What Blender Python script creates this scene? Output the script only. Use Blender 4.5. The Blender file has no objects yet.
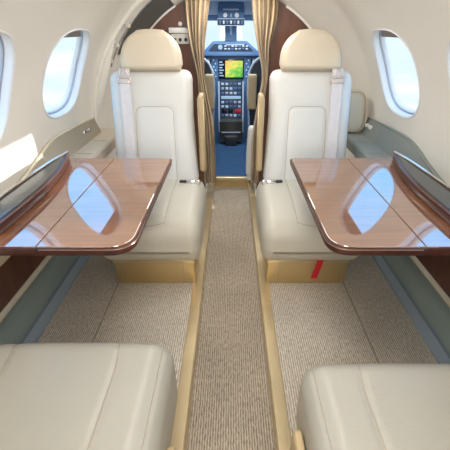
import bpy, bmesh, math, random
from mathutils import Vector, Matrix
from mathutils.bvhtree import BVHTree
from mathutils.geometry import delaunay_2d_cdt
random.seed(4)
S = bpy.context.scene
C = bpy.context.collection
PI = math.pi
R = math.radians

# ------------------------------------------------------------------ materials
def mat(name, col, rough=.5, metal=0, var=.0, vscale=6, bump=0, bscale=60, coat=0, coat_rough=.03, coat_ior=1.5, emit=None, estr=0, spec=.5, sheen=0):
    m = bpy.data.materials.new(name); m.use_nodes = True
    nt = m.node_tree; b = nt.nodes['Principled BSDF']
    b.inputs['Base Color'].default_value = (*col, 1)
    b.inputs['Roughness'].default_value = rough
    b.inputs['Metallic'].default_value = metal
    b.inputs['Specular IOR Level'].default_value = spec
    if coat:
        b.inputs['Coat Weight'].default_value = coat
        b.inputs['Coat Roughness'].default_value = coat_rough
        b.inputs['Coat IOR'].default_value = coat_ior
    if sheen:
        b.inputs['Sheen Weight'].default_value = sheen
    if emit:
        b.inputs['Emission Color'].default_value = (*emit, 1)
        b.inputs['Emission Strength'].default_value = estr
    tc = nt.nodes.new('ShaderNodeTexCoord')
    if var:
        n = nt.nodes.new('ShaderNodeTexNoise'); n.inputs['Scale'].default_value = vscale; n.inputs['Detail'].default_value = 3
        nt.links.new(tc.outputs['Object'], n.inputs['Vector'])
        r = nt.nodes.new('ShaderNodeValToRGB')
        r.color_ramp.elements[0].position = .3; r.color_ramp.elements[1].position = .7
        r.color_ramp.elements[0].color = (*[c*(1-var) for c in col], 1)
        r.color_ramp.elements[1].color = (*[min(1, c*(1+var)) for c in col], 1)
        nt.links.new(n.outputs['Fac'], r.inputs['Fac']); nt.links.new(r.outputs['Color'], b.inputs['Base Color'])
    if bump:
        n2 = nt.nodes.new('ShaderNodeTexNoise'); n2.inputs['Scale'].default_value = bscale; n2.inputs['Detail'].default_value = 4
        nt.links.new(tc.outputs['Object'], n2.inputs['Vector'])
        bp = nt.nodes.new('ShaderNodeBump'); bp.inputs['Strength'].default_value = bump; bp.inputs['Distance'].default_value = .004
        nt.links.new(n2.outputs['Fac'], bp.inputs['Height']); nt.links.new(bp.outputs['Normal'], b.inputs['Normal'])
    return m

def wood_mat(name, c1, c2, scale, rough, coat_ior, coat=1, dirx=(14, 1.2, 14), spec=.5):
    m = mat(name, c1, rough, coat=coat, coat_rough=.015, coat_ior=coat_ior, spec=spec)
    nt = m.node_tree; b = nt.nodes['Principled BSDF']
    tc = [n for n in nt.nodes if n.type == 'TEX_COORD'][0]
    mp = nt.nodes.new('ShaderNodeMapping'); mp.inputs['Scale'].default_value = dirx
    n = nt.nodes.new('ShaderNodeTexNoise'); n.inputs['Scale'].default_value = scale; n.inputs['Detail'].default_value = 6; n.inputs['Distortion'].default_value = .6
    r = nt.nodes.new('ShaderNodeValToRGB')
    r.color_ramp.elements[0].position = .32; r.color_ramp.elements[1].position = .68
    r.color_ramp.elements[0].color = (*c1, 1); r.color_ramp.elements[1].color = (*c2, 1)
    nt.links.new(tc.outputs['Object'], mp.inputs['Vector']); nt.links.new(mp.outputs['Vector'], n.inputs['Vector'])
    nt.links.new(n.outputs['Fac'], r.inputs['Fac']); nt.links.new(r.outputs['Color'], b.inputs['Base Color'])
    return m

def carpet_mat(name, c_dark, c_light, pitch=.0085):
    """ribbed loop-pile: rows running fore and aft, broken into loops"""
    m = mat(name, c_dark, .95, spec=.1)
    nt = m.node_tree; b = nt.nodes['Principled BSDF']; L = nt.links.new
    tc = [n for n in nt.nodes if n.type == 'TEX_COORD'][0]
    mp = nt.nodes.new('ShaderNodeMapping'); L(tc.outputs['Object'], mp.inputs['Vector'])
    w = nt.nodes.new('ShaderNodeTexWave'); w.wave_type = 'BANDS'; w.bands_direction = 'X'
    w.inputs['Scale'].default_value = 1/pitch/ (20/ (2*PI)) / 1.0
    w.inputs['Distortion'].default_value = 2.2; w.inputs['Detail'].default_value = 2; w.inputs['Detail Scale'].default_value = 3
    L(mp.outputs['Vector'], w.inputs['Vector'])
    mp2 = nt.nodes.new('ShaderNodeMapping'); mp2.inputs['Scale'].default_value = (130, 55, 1); L(tc.outputs['Object'], mp2.inputs['Vector'])
    n = nt.nodes.new('ShaderNodeTexNoise'); n.inputs['Scale'].default_value = 1; n.inputs['Detail'].default_value = 3
    L(mp2.outputs['Vector'], n.inputs['Vector'])
    mx = nt.nodes.new('ShaderNodeMath'); mx.operation = 'MULTIPLY_ADD'; mx.inputs[1].default_value = .45
    n3 = nt.nodes.new('ShaderNodeMath'); n3.operation = 'MULTIPLY'; n3.inputs[1].default_value = .75
    L(n.outputs['Fac'], n3.inputs[0]); L(w.outputs['Fac'], mx.inputs[0]); L(n3.outputs[0], mx.inputs[2])
    r = nt.nodes.new('ShaderNodeValToRGB')
    r.color_ramp.elements[0].position = .3; r.color_ramp.elements[1].position = .82
    r.color_ramp.elements[0].color = (*c_dark, 1); r.color_ramp.elements[1].color = (*c_light, 1)
    L(mx.outputs[0], r.inputs['Fac'])
    big = nt.nodes.new('ShaderNodeTexNoise'); big.inputs['Scale'].default_value = 3.5; L(tc.outputs['Object'], big.inputs['Vector'])
    hs = nt.nodes.new('ShaderNodeHueSaturation'); L(r.outputs['Color'], hs.inputs['Color'])
    mr = nt.nodes.new('ShaderNodeMapRange'); mr.inputs['From Min'].default_value = .3; mr.inputs['From Max'].default_value = .7
    mr.inputs['To Min'].default_value = .88; mr.inputs['To Max'].default_value = 1.1
    L(big.outputs['Fac'], mr.inputs['Value']); L(mr.outputs['Result'], hs.inputs['Value']); L(hs.outputs['Color'], b.inputs['Base Color'])
    bp = nt.nodes.new('ShaderNodeBump'); bp.inputs['Strength'].default_value = .7; bp.inputs['Distance'].default_value = .004
    L(mx.outputs[0], bp.inputs['Height']); L(bp.outputs['Normal'], b.inputs['Normal'])
    return m

def glass_mat(name):
    m = bpy.data.materials.new(name); m.use_nodes = True
    nt = m.node_tree; nt.nodes.clear(); L = nt.links.new
    o = nt.nodes.new('ShaderNodeOutputMaterial'); mix = nt.nodes.new('ShaderNodeMixShader')
    t = nt.nodes.new('ShaderNodeBsdfTransparent'); t.inputs['Color'].default_value = (.97, .985, 1, 1)
    g = nt.nodes.new('ShaderNodeBsdfGlossy'); g.inputs['Roughness'].default_value = .02
    mix.inputs['Fac'].default_value = .05
    L(t.outputs[0], mix.inputs[1]); L(g.outputs[0], mix.inputs[2]); L(mix.outputs[0], o.inputs['Surface'])
    return m

def map_mat(name):
    """weather-radar style moving-map picture: greens and yellows with a warm patch"""
    m = bpy.data.materials.new(name); m.use_nodes = True
    nt = m.node_tree; b = nt.nodes['Principled BSDF']; L = nt.links.new
    tc = nt.nodes.new('ShaderNodeTexCoord')
    gr = nt.nodes.new('ShaderNodeSeparateXYZ'); L(tc.outputs['Generated'], gr.inputs[0])
    n = nt.nodes.new('ShaderNodeTexNoise'); n.inputs['Scale'].default_value = 4; n.inputs['Detail'].default_value = 4; L(tc.outputs['Generated'], n.inputs['Vector'])
    a = nt.nodes.new('ShaderNodeMath'); a.operation = 'MULTIPLY_ADD'; a.inputs[1].default_value = -.42
    L(gr.outputs['X'], a.inputs[0]); L(n.outputs['Fac'], a.inputs[2])
    a2 = nt.nodes.new('ShaderNodeMath'); a2.operation = 'MULTIPLY_ADD'; a2.inputs[1].default_value = .4
    L(gr.outputs['Z'], a2.inputs[0]); L(a.outputs[0], a2.inputs[2])
    r = nt.nodes.new('ShaderNodeValToRGB'); e = r.color_ramp.elements
    e[0].position = .15; e[0].color = (.05, .42, .06, 1); e[1].position = .95; e[1].color = (.9, .45, .12, 1)
    for p, c in ((.35, (.18, .6, .05)), (.5, (.5, .72, .08)), (.64, (.85, .75, .1))):
        x = e.new(p); x.color = (*c, 1)
    L(a2.outputs[0], r.inputs['Fac']); L(r.outputs['Color'], b.inputs['Emission Color']); b.inputs['Emission Strength'].default_value = .85
    b.inputs['Base Color'].default_value = (.02, .02, .02, 1); b.inputs['Roughness'].default_value = .3
    return m

def curtain_mat(name):
    m = mat(name, (.5, .36, .2), .7, sheen=.3)
    nt = m.node_tree; b = nt.nodes['Principled BSDF']; L = nt.links.new
    tc = [n for n in nt.nodes if n.type == 'TEX_COORD'][0]
    mp = nt.nodes.new('ShaderNodeMapping'); mp.inputs['Scale'].default_value = (60, 60, 5); L(tc.outputs['Object'], mp.inputs['Vector'])
    n = nt.nodes.new('ShaderNodeTexNoise'); n.inputs['Scale'].default_value = 1; n.inputs['Detail'].default_value = 3; L(mp.outputs['Vector'], n.inputs['Vector'])
    r = nt.nodes.new('ShaderNodeValToRGB'); r.color_ramp.elements[0].position = .3; r.color_ramp.elements[1].position = .72
    r.color_ramp.elements[0].color = (.26, .17, .08, 1); r.color_ramp.elements[1].color = (.54, .42, .26, 1)
    L(n.outputs['Fac'], r.inputs['Fac']); L(r.outputs['Color'], b.inputs['Base Color'])
    return m

M = dict(
    liner=mat('cream liner', (.84, .81, .745), .55, var=.03, vscale=2.5, bump=.05),
    reveal=mat('window reveal plastic', (.80, .80, .80), .35, var=.02),
    reveal_groove=mat('window seal grey', (.42, .47, .55), .4, var=.03),
    shade=mat('window shade taupe', (.30, .25, .21), .6, var=.05),
    glass=glass_mat('window glass'),
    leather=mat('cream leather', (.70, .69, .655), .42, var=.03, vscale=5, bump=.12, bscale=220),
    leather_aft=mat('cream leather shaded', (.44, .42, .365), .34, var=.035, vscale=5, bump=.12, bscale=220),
    cushion=mat('ivory leather cushion', (.61, .57, .475), .4, var=.03, vscale=5, bump=.12, bscale=220),
    headrest=mat('tan cream headrest leather', (.69, .605, .47), .42, var=.03, vscale=5, bump=.12, bscale=220),
    carpet_joint=mat('carpet joint', (.42, .36, .29), .9, var=.1),
    seam=mat('seam stitching', (.42, .36, .28), .7, var=.05),
    gold=mat('brushed gold trim', (.66, .53, .32), .28, metal=.65, var=.05, vscale=9),
    gold_panel=mat('gold seat base panel', (.60, .44, .21), .42, metal=.5, var=.04, vscale=5),
    tan=mat('tan armrest padding', (.52, .39, .22), .5, var=.05, bump=.1),
    chrome=mat('polished chrome', (.75, .75, .76), .14, metal=1, var=.03),
    bronze=mat('dark bronze bead', (.26, .17, .12), .3, metal=.7, var=.05),
    satin=mat('satin rose metal', (.70, .61, .55), .35, metal=.7, var=.04),
    rail_side=mat('silver rail face', (.58, .56, .50), .36, metal=.5, var=.05),
    belt=mat('pale grey webbing', (.72, .68, .68), .75, var=.04, vscale=40, bump=.2, bscale=300),
    red=mat('red pull tag', (.62, .015, .03), .6, var=.05),
    dark=mat('dark rubber', (.03, .03, .035), .5, var=.1),
    grey=mat('grey green sidewall panel', (.27, .33, .31), .45, var=.05, vscale=3, bump=.08),
    kick=mat('blue grey kick strip', (.33, .40, .46), .45, var=.04),
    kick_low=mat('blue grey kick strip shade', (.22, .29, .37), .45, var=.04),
    cream_edge=mat('cream edge trim', (.68, .62, .48), .45, var=.03),
    shelf_l=mat('sun warmed ledge top', (.60, .52, .40), .4, var=.04),  # left ledge's beige: warm sunlight put into the colour
    back_l=mat('sun warmed ledge back', (.47, .42, .33), .35, metal=.2, var=.04),  # warm sun tint painted into the left back panel
    shelf_r=mat('grey ledge top', (.27, .29, .27), .45, var=.04),
    back_r=mat('grey green ledge back', (.25, .275, .26), .45, var=.04),
    table=wood_mat('lacquered table wood', (.22, .078, .028), (.30, .115, .042), 3.0, .4, 3.8, dirx=(1.5, 16, 14)),
    edge=wood_mat('dark table edge wood', (.045, .013, .010), (.07, .022, .016), 3, .38, 1.4, coat=.25, spec=.3),
    panel_wood=wood_mat('dark cabinet wood', (.075, .022, .013), (.13, .045, .025), 2.5, .4, 1.5, coat=.5, dirx=(8, 8, 1.2)),
    part_wood=wood_mat('mahogany partition wood', (.10, .034, .018), (.16, .06, .032), 2.5, .4, 1.45, coat=.4, dirx=(8, 8, 1.2)),
    smoked=mat('smoked gloss inlay', (.05, .05, .042), .22, var=.05, coat=.3, coat_ior=1.5),
    curtain=curtain_mat('golden curtain cloth'),
    carpet=carpet_mat('ribbed beige carpet', (.40, .345, .28), (.86, .78, .675)),
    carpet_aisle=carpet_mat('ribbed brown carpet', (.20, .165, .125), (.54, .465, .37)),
    blue_carpet=mat('cockpit blue carpet', (.025, .085, .19), .9, var=.15, vscale=20, bump=.3, bscale=200),
    panel_blue=mat('instrument panel blue', (.075, .16, .30), .5, var=.08, vscale=8),
    panel_dark=mat('instrument panel dark', (.018, .035, .07), .45, var=.1),
    cockpit=mat('cockpit lining', (.16, .27, .42), .6, var=.05),
    cockpit_pale=mat('cockpit pale lining', (.70, .74, .78), .6, var=.03),
    ped_edge=mat('pedestal pale edge', (.42, .50, .60), .5, var=.04),
    knob=mat('pale knob', (.55, .62, .70), .4, var=.04),
    screen=mat('dark display glass', (.008, .01, .016), .1, var=.05),
    map=map_mat('moving map picture'),
    lcd=mat('small lit display', (.1, .2, .3), .3, var=.1, emit=(.45, .62, .8), estr=.5),
    plate=mat('pale switch plate', (.66, .62, .55), .5, var=.03),
    slate=mat('dark slate trim panel', (.105, .105, .10), .55, var=.12, vscale=12),
    pilot=mat('pilot seat black', (.02, .028, .045), .55, var=.1),
    white=mat('white plastic', (.78, .78, .76), .4, var=.02),
    structure=mat('hidden structure grey', (.3, .3, .3), .8, var=.03),
)

# ------------------------------------------------------------------ object helpers
ORG = {}
def link(o):
    C.objects.link(o); return o
def thing(name, label=None, cat=None, loc=(0, 0, 0), group=None, kind=None):
    o = link(bpy.data.objects.new(name, None)); o.location = loc; o.empty_display_size = .05
    if label: o['label'] = label
    if cat: o['category'] = cat
    if group: o['group'] = group
    if kind: o['kind'] = kind
    ORG[o.name] = Vector(loc); return o
def tag(o, label, cat, group=None, kind=None):
    o['label'] = label; o['category'] = cat
    if group: o['group'] = group
    if kind: o['kind'] = kind
    return o
def obj(name, bm, m, parent=None, label=None, kind=None, smooth=True, loc=None, angle=40):
    """link a bmesh written in room coordinates; its origin becomes the parent's (or loc)"""
    org = ORG[parent.name] if parent else Vector(loc or (0, 0, 0))
    bmesh.ops.translate(bm, verts=bm.verts, vec=-org)
    bmesh.ops.recalc_face_normals(bm, faces=bm.faces) if False else None
    me = bpy.data.meshes.new(name); bm.to_mesh(me); bm.free()
    for mm in (m if isinstance(m, (list, tuple)) else [m]): me.materials.append(mm)
    if smooth:
        me.shade_smooth()
        try: me.set_sharp_from_angle(angle=R(angle))
        except Exception: pass
    o = link(bpy.data.objects.new(name, me))
    if parent: o.parent = parent
    else: o.location = org
    ORG[o.name] = org
    if label: o['label'] = label
    if kind: o['kind'] = kind
    return o

def B(): return bmesh.new()
def merge(bm, other):
    me = bpy.data.meshes.new('tmp'); other.to_mesh(me); other.free(); bm.from_mesh(me); bpy.data.meshes.remove(me); return bm
def box(bm, lo, hi, bev=.0, seg=2, mi=0, rot=None):
    b = bmesh.new()
    bmesh.ops.create_cube(b, size=1)
    c = (Vector(lo)+Vector(hi))/2; d = Vector(hi)-Vector(lo)
    for v in b.verts: v.co = Vector((v.co.x*d.x, v.co.y*d.y, v.co.z*d.z))
    if bev: bmesh.ops.bevel(b, geom=b.edges[:], offset=min(bev, min(abs(x) for x in d)*.49), segments=seg, profile=.5, affect='EDGES')
    if rot: bmesh.ops.rotate(b, verts=b.verts, cent=(0, 0, 0), matrix=rot)
    for v in b.verts: v.co += c
    for f in b.faces: f.material_index = mi
    return merge(bm, b)
def tube(bm, pts, r, closed=False, n=8, squash=None, mi=0):
    pts = [Vector(p) for p in pts]; N = len(pts); rings = []
    up = None
    for i, p in enumerate(pts):
        a = pts[(i-1) % N] if closed or i > 0 else p
        c = pts[(i+1) % N] if closed or i < N-1 else p
        t = (c-a).normalized()
        if up is None:
            up = Vector((0, 0, 1)) if abs(t.z) < .9 else Vector((1, 0, 0))
        s = t.cross(up).normalized(); up = s.cross(t).normalized()
        rr = r(i/(N-1)) if callable(r) else r
        rings.append([bm.verts.new(p+(s*math.cos(2*PI*k/n)+up*math.sin(2*PI*k/n)*(squash or 1))*rr) for k in range(n)])
    for i in range(N if closed else N-1):
        A, Bq = rings[i], rings[(i+1) % N]
        for k in range(n):
            f = bm.faces.new((A[k], Bq[k], Bq[(k+1) % n], A[(k+1) % n])); f.material_index = mi
    if not closed:
        bm.faces.new(rings[0]).material_index = mi; bm.faces.new(rings[-1][::-1]).material_index = mi
    bmesh.ops.recalc_face_normals(bm, faces=bm.faces)
    return bm
def prism(bm, poly, z0, z1, axis='z', bev=0, seg=2, mi=0):
    """poly of 2D points extruded along an axis"""
    b = bmesh.new()
    def P(u, v, w): return {'z': (u, v, w), 'y': (u, w, v), 'x': (w, u, v)}[axis]
    lo = [b.verts.new(P(u, v, z0)) for u, v in poly]; hi = [b.verts.new(P(u, v, z1)) for u, v in poly]
    n = len(poly)
    b.faces.new(lo); b.faces.new(hi[::-1])
    for i in range(n): b.faces.new((lo[i], hi[i], hi[(i+1) % n], lo[(i+1) % n]))
    bmesh.ops.recalc_face_normals(b, faces=b.faces)
    if bev:
        e = [e for e in b.edges if all(abs(v.co[{'x': 0, 'y': 1, 'z': 2}[axis]]-w) < 1e-6 for v in e.verts for w in [z0]) or all(abs(v.co[{'x': 0, 'y': 1, 'z': 2}[axis]]-z1) < 1e-6 for v in e.verts)]
        bmesh.ops.bevel(b, geom=e, offset=bev, segments=seg, profile=.5, affect='EDGES')
    for f in b.faces: f.material_index = mi
    return merge(bm, b)
def cyl(bm, c, r, h, axis='z', n=16, bev=0, mi=0, r2=None):
    poly = [(r*math.cos(2*PI*k/n), r*math.sin(2*PI*k/n)) for k in range(n)]
    b = B(); prism(b, poly, -h/2, h/2, axis, bev)
    for v in b.verts: v.co += Vector(c)
    for f in b.faces: f.material_index = mi
    return merge(bm, b)
def rounded_poly(pts, rad, n=6):
    """rounds the corners of a polygon; rad is one radius or one per corner"""
    out = []; N = len(pts)
    for i in range(N):
        p = Vector(pts[i]); a = Vector(pts[i-1]); c = Vector(pts[(i+1) % N]); r = rad[i] if isinstance(rad, (list, tuple)) else rad
        if r <= 0: out.append(tuple(p)); continue
        d1 = (a-p); d2 = (c-p); ang = d1.angle(d2); t = min(r/math.tan(ang/2), d1.length*.49, d2.length*.49)
        p1 = p+d1.normalized()*t; p2 = p+d2.normalized()*t
        for k in range(n+1):
            s = k/n; q = p1*(1-s)**2+p*2*s*(1-s)+p2*s*s; out.append((q.x, q.y))
    return out
def rbox(lo, hi, r, n=26, bulge=None, deform=None):
    """soft rounded cushion block with an even dense grid"""
    b = bmesh.new(); lo, hi = Vector(lo), Vector(hi); c = (lo+hi)/2; h = (hi-lo)/2
    rr = [min(r[i] if isinstance(r, (list, tuple)) else r, h[i]*.999) for i in range(3)]
    def axis(i):
        k = 5; m = max(2, int(n*h[i]/max(h)))
        core = h[i]-rr[i]
        s = [-h[i]+rr[i]*(1-math.cos(PI/2*j/k)) for j in range(k)]
        mid = [-core+2*core*j/m for j in range(m+1)]
        return s+mid+[-x for x in s[::-1]]
    ax = [axis(i) for i in range(3)]; V = {}
    def vert(p):
        key = tuple(round(x, 6) for x in p)
        if key not in V:
            q = Vector(p); inner = Vector([max(-(h[i]-rr[i]), min(h[i]-rr[i], q[i])) for i in range(3)])
            d = Vector([(q[i]-inner[i])/rr[i] for i in range(3)])
            if d.length > 1e-9:
                d.normalize(); q = inner+Vector([d[i]*rr[i] for i in range(3)])
            if bulge: q = q+Vector(bulge(q.x/h.x, q.y/h.y, q.z/h.z))
            q = q+c
            if deform: q = Vector(deform(q))
            V[key] = b.verts.new(q)
        return V[key]
    for i in range(3):
        j, k = (i+1) % 3, (i+2) % 3
        for sg in (-1, 1):
            for a in range(len(ax[j])-1):
                for e in range(len(ax[k])-1):
                    qs = []
                    for (u, v) in ((a, e), (a+1, e), (a+1, e+1), (a, e+1)):
                        p = [0, 0, 0]; p[i] = sg*h[i]; p[j] = ax[j][u]; p[k] = ax[k][v]; qs.append(vert(p))
                    if len(set(qs)) == 4:
                        b.faces.new(qs if sg > 0 else qs[::-1])
    bmesh.ops.recalc_face_normals(b, faces=b.faces)
    return b
def smooth_path(pts, n=8):
    """Catmull-Rom through points"""
    P = [Vector(p) for p in pts]; out = []
    for i in range(len(P)-1):
        a = P[max(i-1, 0)]; b = P[i]; c = P[i+1]; d = P[min(i+2, len(P)-1)]
        for k in range(n):
            t = k/n
            out.append(.5*((2*b)+(c-a)*t+(2*a-5*b+4*c-d)*t*t+(-a+3*b-3*c+d)*t**3))
    out.append(P[-1]); return out
def drape(bm, pts, direction, lift=.0005):
    """lay a path of points on a mesh, along a direction"""
    t = BVHTree.FromBMesh(bm); d = Vector(direction).normalized(); out = []
    for p in pts:
        h = t.ray_cast(Vector(p)-d*1.0, d)
        if h[0] is not None: out.append(h[0]-d*lift)
    return out
def groove(bm, path, depth=.004, width=.007):
    from mathutils.kdtree import KDTree
    kd = KDTree(len(path))
    for i, p in enumerate(path): kd.insert(p, i)
    kd.balance(); bm.normal_update()
    mv = []
    for v in bm.verts:
        co, i, d = kd.find(v.co)
        if d < width*2.5: mv.append((v, v.normal.copy()*depth*math.exp(-(d/width)**2)))
    for v, o in mv: v.co -= o
def ribbon(bm, pts, width_dir, w, t=.0025):
    """flat strap along points"""
    W = Vector(width_dir).normalized()*w/2; rows = []
    P = [Vector(p) for p in pts]
    for i, p in enumerate(P):
        tg = (P[min(i+1, len(P)-1)]-P[max(i-1, 0)]).normalized(); nrm = tg.cross(W).normalized()*t/2
        rows.append([bm.verts.new(p+a+b2) for a, b2 in ((-W, -nrm), (W, -nrm), (W, nrm), (-W, nrm))])
    for A, Bq in zip(rows, rows[1:]):
        for k in range(4): bm.faces.new((A[k], Bq[k], Bq[(k+1) % 4], A[(k+1) % 4]))
    bm.faces.new(rows[0]); bm.faces.new(rows[-1][::-1])
    bmesh.ops.recalc_face_normals(bm, faces=bm.faces); return bm

# ------------------------------------------------------------------ fuselage section
RC, ZC = .82, .58
Y_AFT, Y_ARCH, Y_PART = -1.2, 2.03, 2.42
def rad(y):
    if y <= 2.0: return RC
    t = min(1, (y-2.0)/.4); return RC-.10*t
def fus(s, y, th, off=0.0):
    """point on the cabin section: s = -1 left / +1 right, th = angle up from the waist"""
    r = rad(y)+off
    return Vector((s*r*math.cos(th), y, ZC+r*math.sin(th)))
WIN = [.99, 1.62]
TH_W = R(25.2)
def win_loop(yc, sc=1.0, n=40):
    out = []
    for k in range(n):
        a = 2*PI*k/n; e = 2/2.7
        cy = math.copysign(abs(math.cos(a))**e, math.cos(a)); sy = math.copysign(abs(math.sin(a))**e, math.sin(a))
        out.append((yc+(.202)*sc*cy, TH_W+R(13.6)*sc*sy))
    return out
def sheet(s, y_of, th0, th1, y0, nth, ny, wins=()):
    """curved lining sheet with real window openings. y_of(th) gives its forward end"""
    pts = []; edges = []
    for i in range(nth+1):
        th = th0+(th1-th0)*i/nth
        for j in range(ny+1):
            pts.append((y0+(y_of(th)-y0)*j/ny, th))
    keep = []
    def inside(p, yc, k=1.0):
        return abs((p[0]-yc)/((.202)*k))**2.7+abs((p[1]-TH_W)/(R(13.6)*k))**2.7 < 1
    P = [p for p in pts if not any(inside(p, yc, 1.06) for yc in wins)]
    E = []
    for yc in wins:
        lp = win_loop(yc); st = len(P); P += lp
        E += [(st+k, st+(k+1) % len(lp)) for k in range(len(lp))]
    vs, es, fs, *_ = delaunay_2d_cdt([Vector((p[0], p[1]*RC)) for p in P], E, [], 0, 1e-6)
    b = B(); bv = [b.verts.new(fus(s, v.x, v.y/RC)) for v in vs]
    for f in fs:
        c = (sum(vs[i].x for i in f)/len(f), sum(vs[i].y for i in f)/len(f)/RC)
        if any(inside(c, yc, .995) for yc in wins): continue
        if len(set(f)) == 3:
            try: b.faces.new([bv[i] for i in f])
            except ValueError: pass
    bmesh.ops.recalc_face_normals(b, faces=b.faces)
    return b
arch = lambda th: 2.01+.065*max(0, min(1, th/R(40)))
TH_TOP = R(62)
obj('wall_left', sheet(-1, arch, R(-2), TH_TOP, Y_AFT, 40, 110, WIN), M['liner'], kind='structure')
obj('wall_right', sheet(1, lambda th: Y_PART, R(-2), TH_TOP, Y_AFT, 40, 120, WIN), M['liner'], kind='structure')
# ceiling: the crown of the section
b = B(); rows = []
for j in range(61):
    y = Y_AFT+(Y_PART-Y_AFT)*j/60
    rows.append([b.verts.new(Vector((rad(y)*math.cos(a), y, ZC+rad(y)*math.sin(a)))) for a in [TH_TOP+(PI-2*TH_TOP)*k/20 for k in range(21)]])
for A, Bq in zip(rows, rows[1:]):
    for k in range(20): b.faces.new((A[k], A[k+1], Bq[k+1], Bq[k]))
obj('ceiling', b, M['liner'], kind='structure')
# left lining forward of the arch (door surround)
b = B(); rows = []
for i in range(41):
    th = R(-25)+(TH_TOP-R(-25))*i/40
    rows.append([b.verts.new(fus(-1, arch(th)+(Y_PART-arch(th))*j/16, th, .012)) for j in range(17)])
for A, Bq in zip(rows, rows[1:]):
    for k in range(16): b.faces.new((A[k], A[k+1], Bq[k+1], Bq[k]))
obj('wall_forward_left', b, M['liner'], kind='structure')
b = B(); rows = []
for i in range(9):
    th = R(-28)+R(26)*i/8
    rows.append([b.verts.new(fus(1, 1.985+(Y_PART-1.985)*j/12, th, .0)) for j in range(13)])
for A, Bq in zip(rows, rows[1:]):
    for k in range(12): b.faces.new((A[k], A[k+1], Bq[k+1], Bq[k]))
obj('wall_forward_lower', b, M['liner'], kind='structure')
for s in (-1, 1):
    b = B(); x0, x1 = sorted((s*.868, s*.90)); box(b, (x0, Y_AFT, -.05), (x1, Y_PART+.03, .60)); obj('wall_lower_'+('left' if s < 0 else 'right'), b, M['structure'], kind='structure', smooth=False)
# arch trim along the end of the left lining
b = B(); tube(b, [fus(-1, arch(th)-.004, th, -.004) for th in [R(-5)+(TH_TOP+R(5))*i/40 for i in range(41)]], .013, n=10)
obj('trim_1', b, M['liner'], kind='structure')
# aft wall behind the camera
b = B()
prism(b, [(RC*1.02*math.cos(2*PI*k/48), ZC+RC*1.02*math.sin(2*PI*k/48)) for k in range(48)], Y_AFT-.04, Y_AFT, 'y')
obj('wall_aft', b, M['liner'], kind='structure', smooth=False)

# windows
wn = 0
for s in (-1, 1):
    for yc in WIN:
        wn += 1
        w = thing('window_%d' % wn, kind='structure', loc=fus(s, yc, TH_W, .03))
        def ring(bm, profile, mi=None):
            loops = []
            for sc, off in profile: loops.append([bm.verts.new(fus(s, y, th, off)) for y, th in win_loop(yc, sc, 56)])
            for q, (A, Bq) in enumerate(zip(loops, loops[1:])):
                for k in range(56):
                    f = bm.faces.new((A[k], A[(k+1) % 56], Bq[(k+1) % 56], Bq[k]))
        b = B(); ring(b, [(1.035, -.001), (1.02, -.0045), (.99, -.003), (.98, .004), (.965, .024)])
        obj('frame', b, M['reveal'], w, angle=60)
        b = B(); ring(b, [(.965, .024), (.96, .028), (.95, .029), (.946, .026), (.936, .026), (.932, .034)])
        obj('seal', b, M['reveal_groove'], w)
        b = B(); ring(b, [(.932, .032), (.915, .034), (.908, .048)])
        obj('inner_frame', b, M['reveal'], w, angle=60)
        b = B(); lp = win_loop(yc, .925, 56); b.faces.new([b.verts.new(fus(s, y, th, .045)) for y, th in lp])
        obj('pane', b, M['glass'], w, smooth=False)
        # shade, raised into the top of the opening
        b = B(); rows = []
        for i in range(5):
            th = TH_W+R(13.6)*(.70+.24*i/4); rows.append([])
            f = (1-(.70+.24*i/4)**2.7)**(1/2.7)
            for j in range(13):
                rows[-1].append(b.verts.new(fus(s, yc+(.202)*.94*f*(-1+2*j/12), th, .032)))
        for A, Bq in zip(rows, rows[1:]):
            for k in range(12): b.faces.new((A[k], A[k+1], Bq[k+1], Bq[k]))
        obj('shade', b, M['shade'], w)

# ------------------------------------------------------------------ floors
FY1 = 2.56
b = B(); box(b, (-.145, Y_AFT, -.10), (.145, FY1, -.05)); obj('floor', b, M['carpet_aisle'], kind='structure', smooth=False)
for s, nm in ((-1, 'left'), (1, 'right')):
    b = B(); x0, x1 = sorted((s*.185, s*.90)); box(b, (x0, Y_AFT, -.10), (x1, FY1, 0)); obj('floor_'+nm, b, M['carpet'], kind='structure', smooth=False)
    # seam between carpet lengths
    b = B(); xs = s*.565; box(b, (xs-.0022, Y_AFT, -.002), (xs+.0022, FY1, .0016)); obj('trim_%d' % (2 if s < 0 else 3), b, M['carpet_joint'], kind='structure', smooth=False)
    # gold rail along the dropped aisle
    b = B(); x0, x1 = sorted((s*.142, s*.188)); box(b, (x0, Y_AFT, -.03), (x1, FY1, .006), .002)
    r_ = obj('trim_%d' % (4 if s < 0 else 5), b, M['gold'], kind='structure', smooth=False)
    b = B(); x0, x1 = sorted((s*.1395, s*.1455)); box(b, (x0, Y_AFT, -.05), (x1, FY1, .0075), .003)
    obj('rail_face', b, M['gold'], r_, smooth=False)
    # kick strip at the foot of the sidewall
    b = B(); prism(b, [(s*.79, 0), (s*.793, .012), (s*.822, .030), (s*.86, .032), (s*.86, 0)], Y_AFT, 2.0, 'y')
    k_ = obj('baseboard_'+nm, b, M['kick'], kind='structure', angle=20)
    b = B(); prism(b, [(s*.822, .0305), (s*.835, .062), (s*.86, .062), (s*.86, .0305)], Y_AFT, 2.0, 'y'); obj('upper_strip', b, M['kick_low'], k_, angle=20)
# step up to the cockpit and cockpit floor
b = B(); box(b, (-.9, FY1, -.10), (.9, 4.2, .035)); obj('floor_cockpit', b, M['blue_carpet'], kind='structure', smooth=False)
b = B(); box(b, (-.14, FY1-.008, -.05), (.14, FY1, .008)); st = obj('trim_6', b, M['gold_panel'], kind='structure', smooth=False)
b = B(); box(b, (-.30, FY1-.022, .010), (.30, FY1+.012, .042), .005); obj('nosing', b, M['gold'], st)

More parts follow.
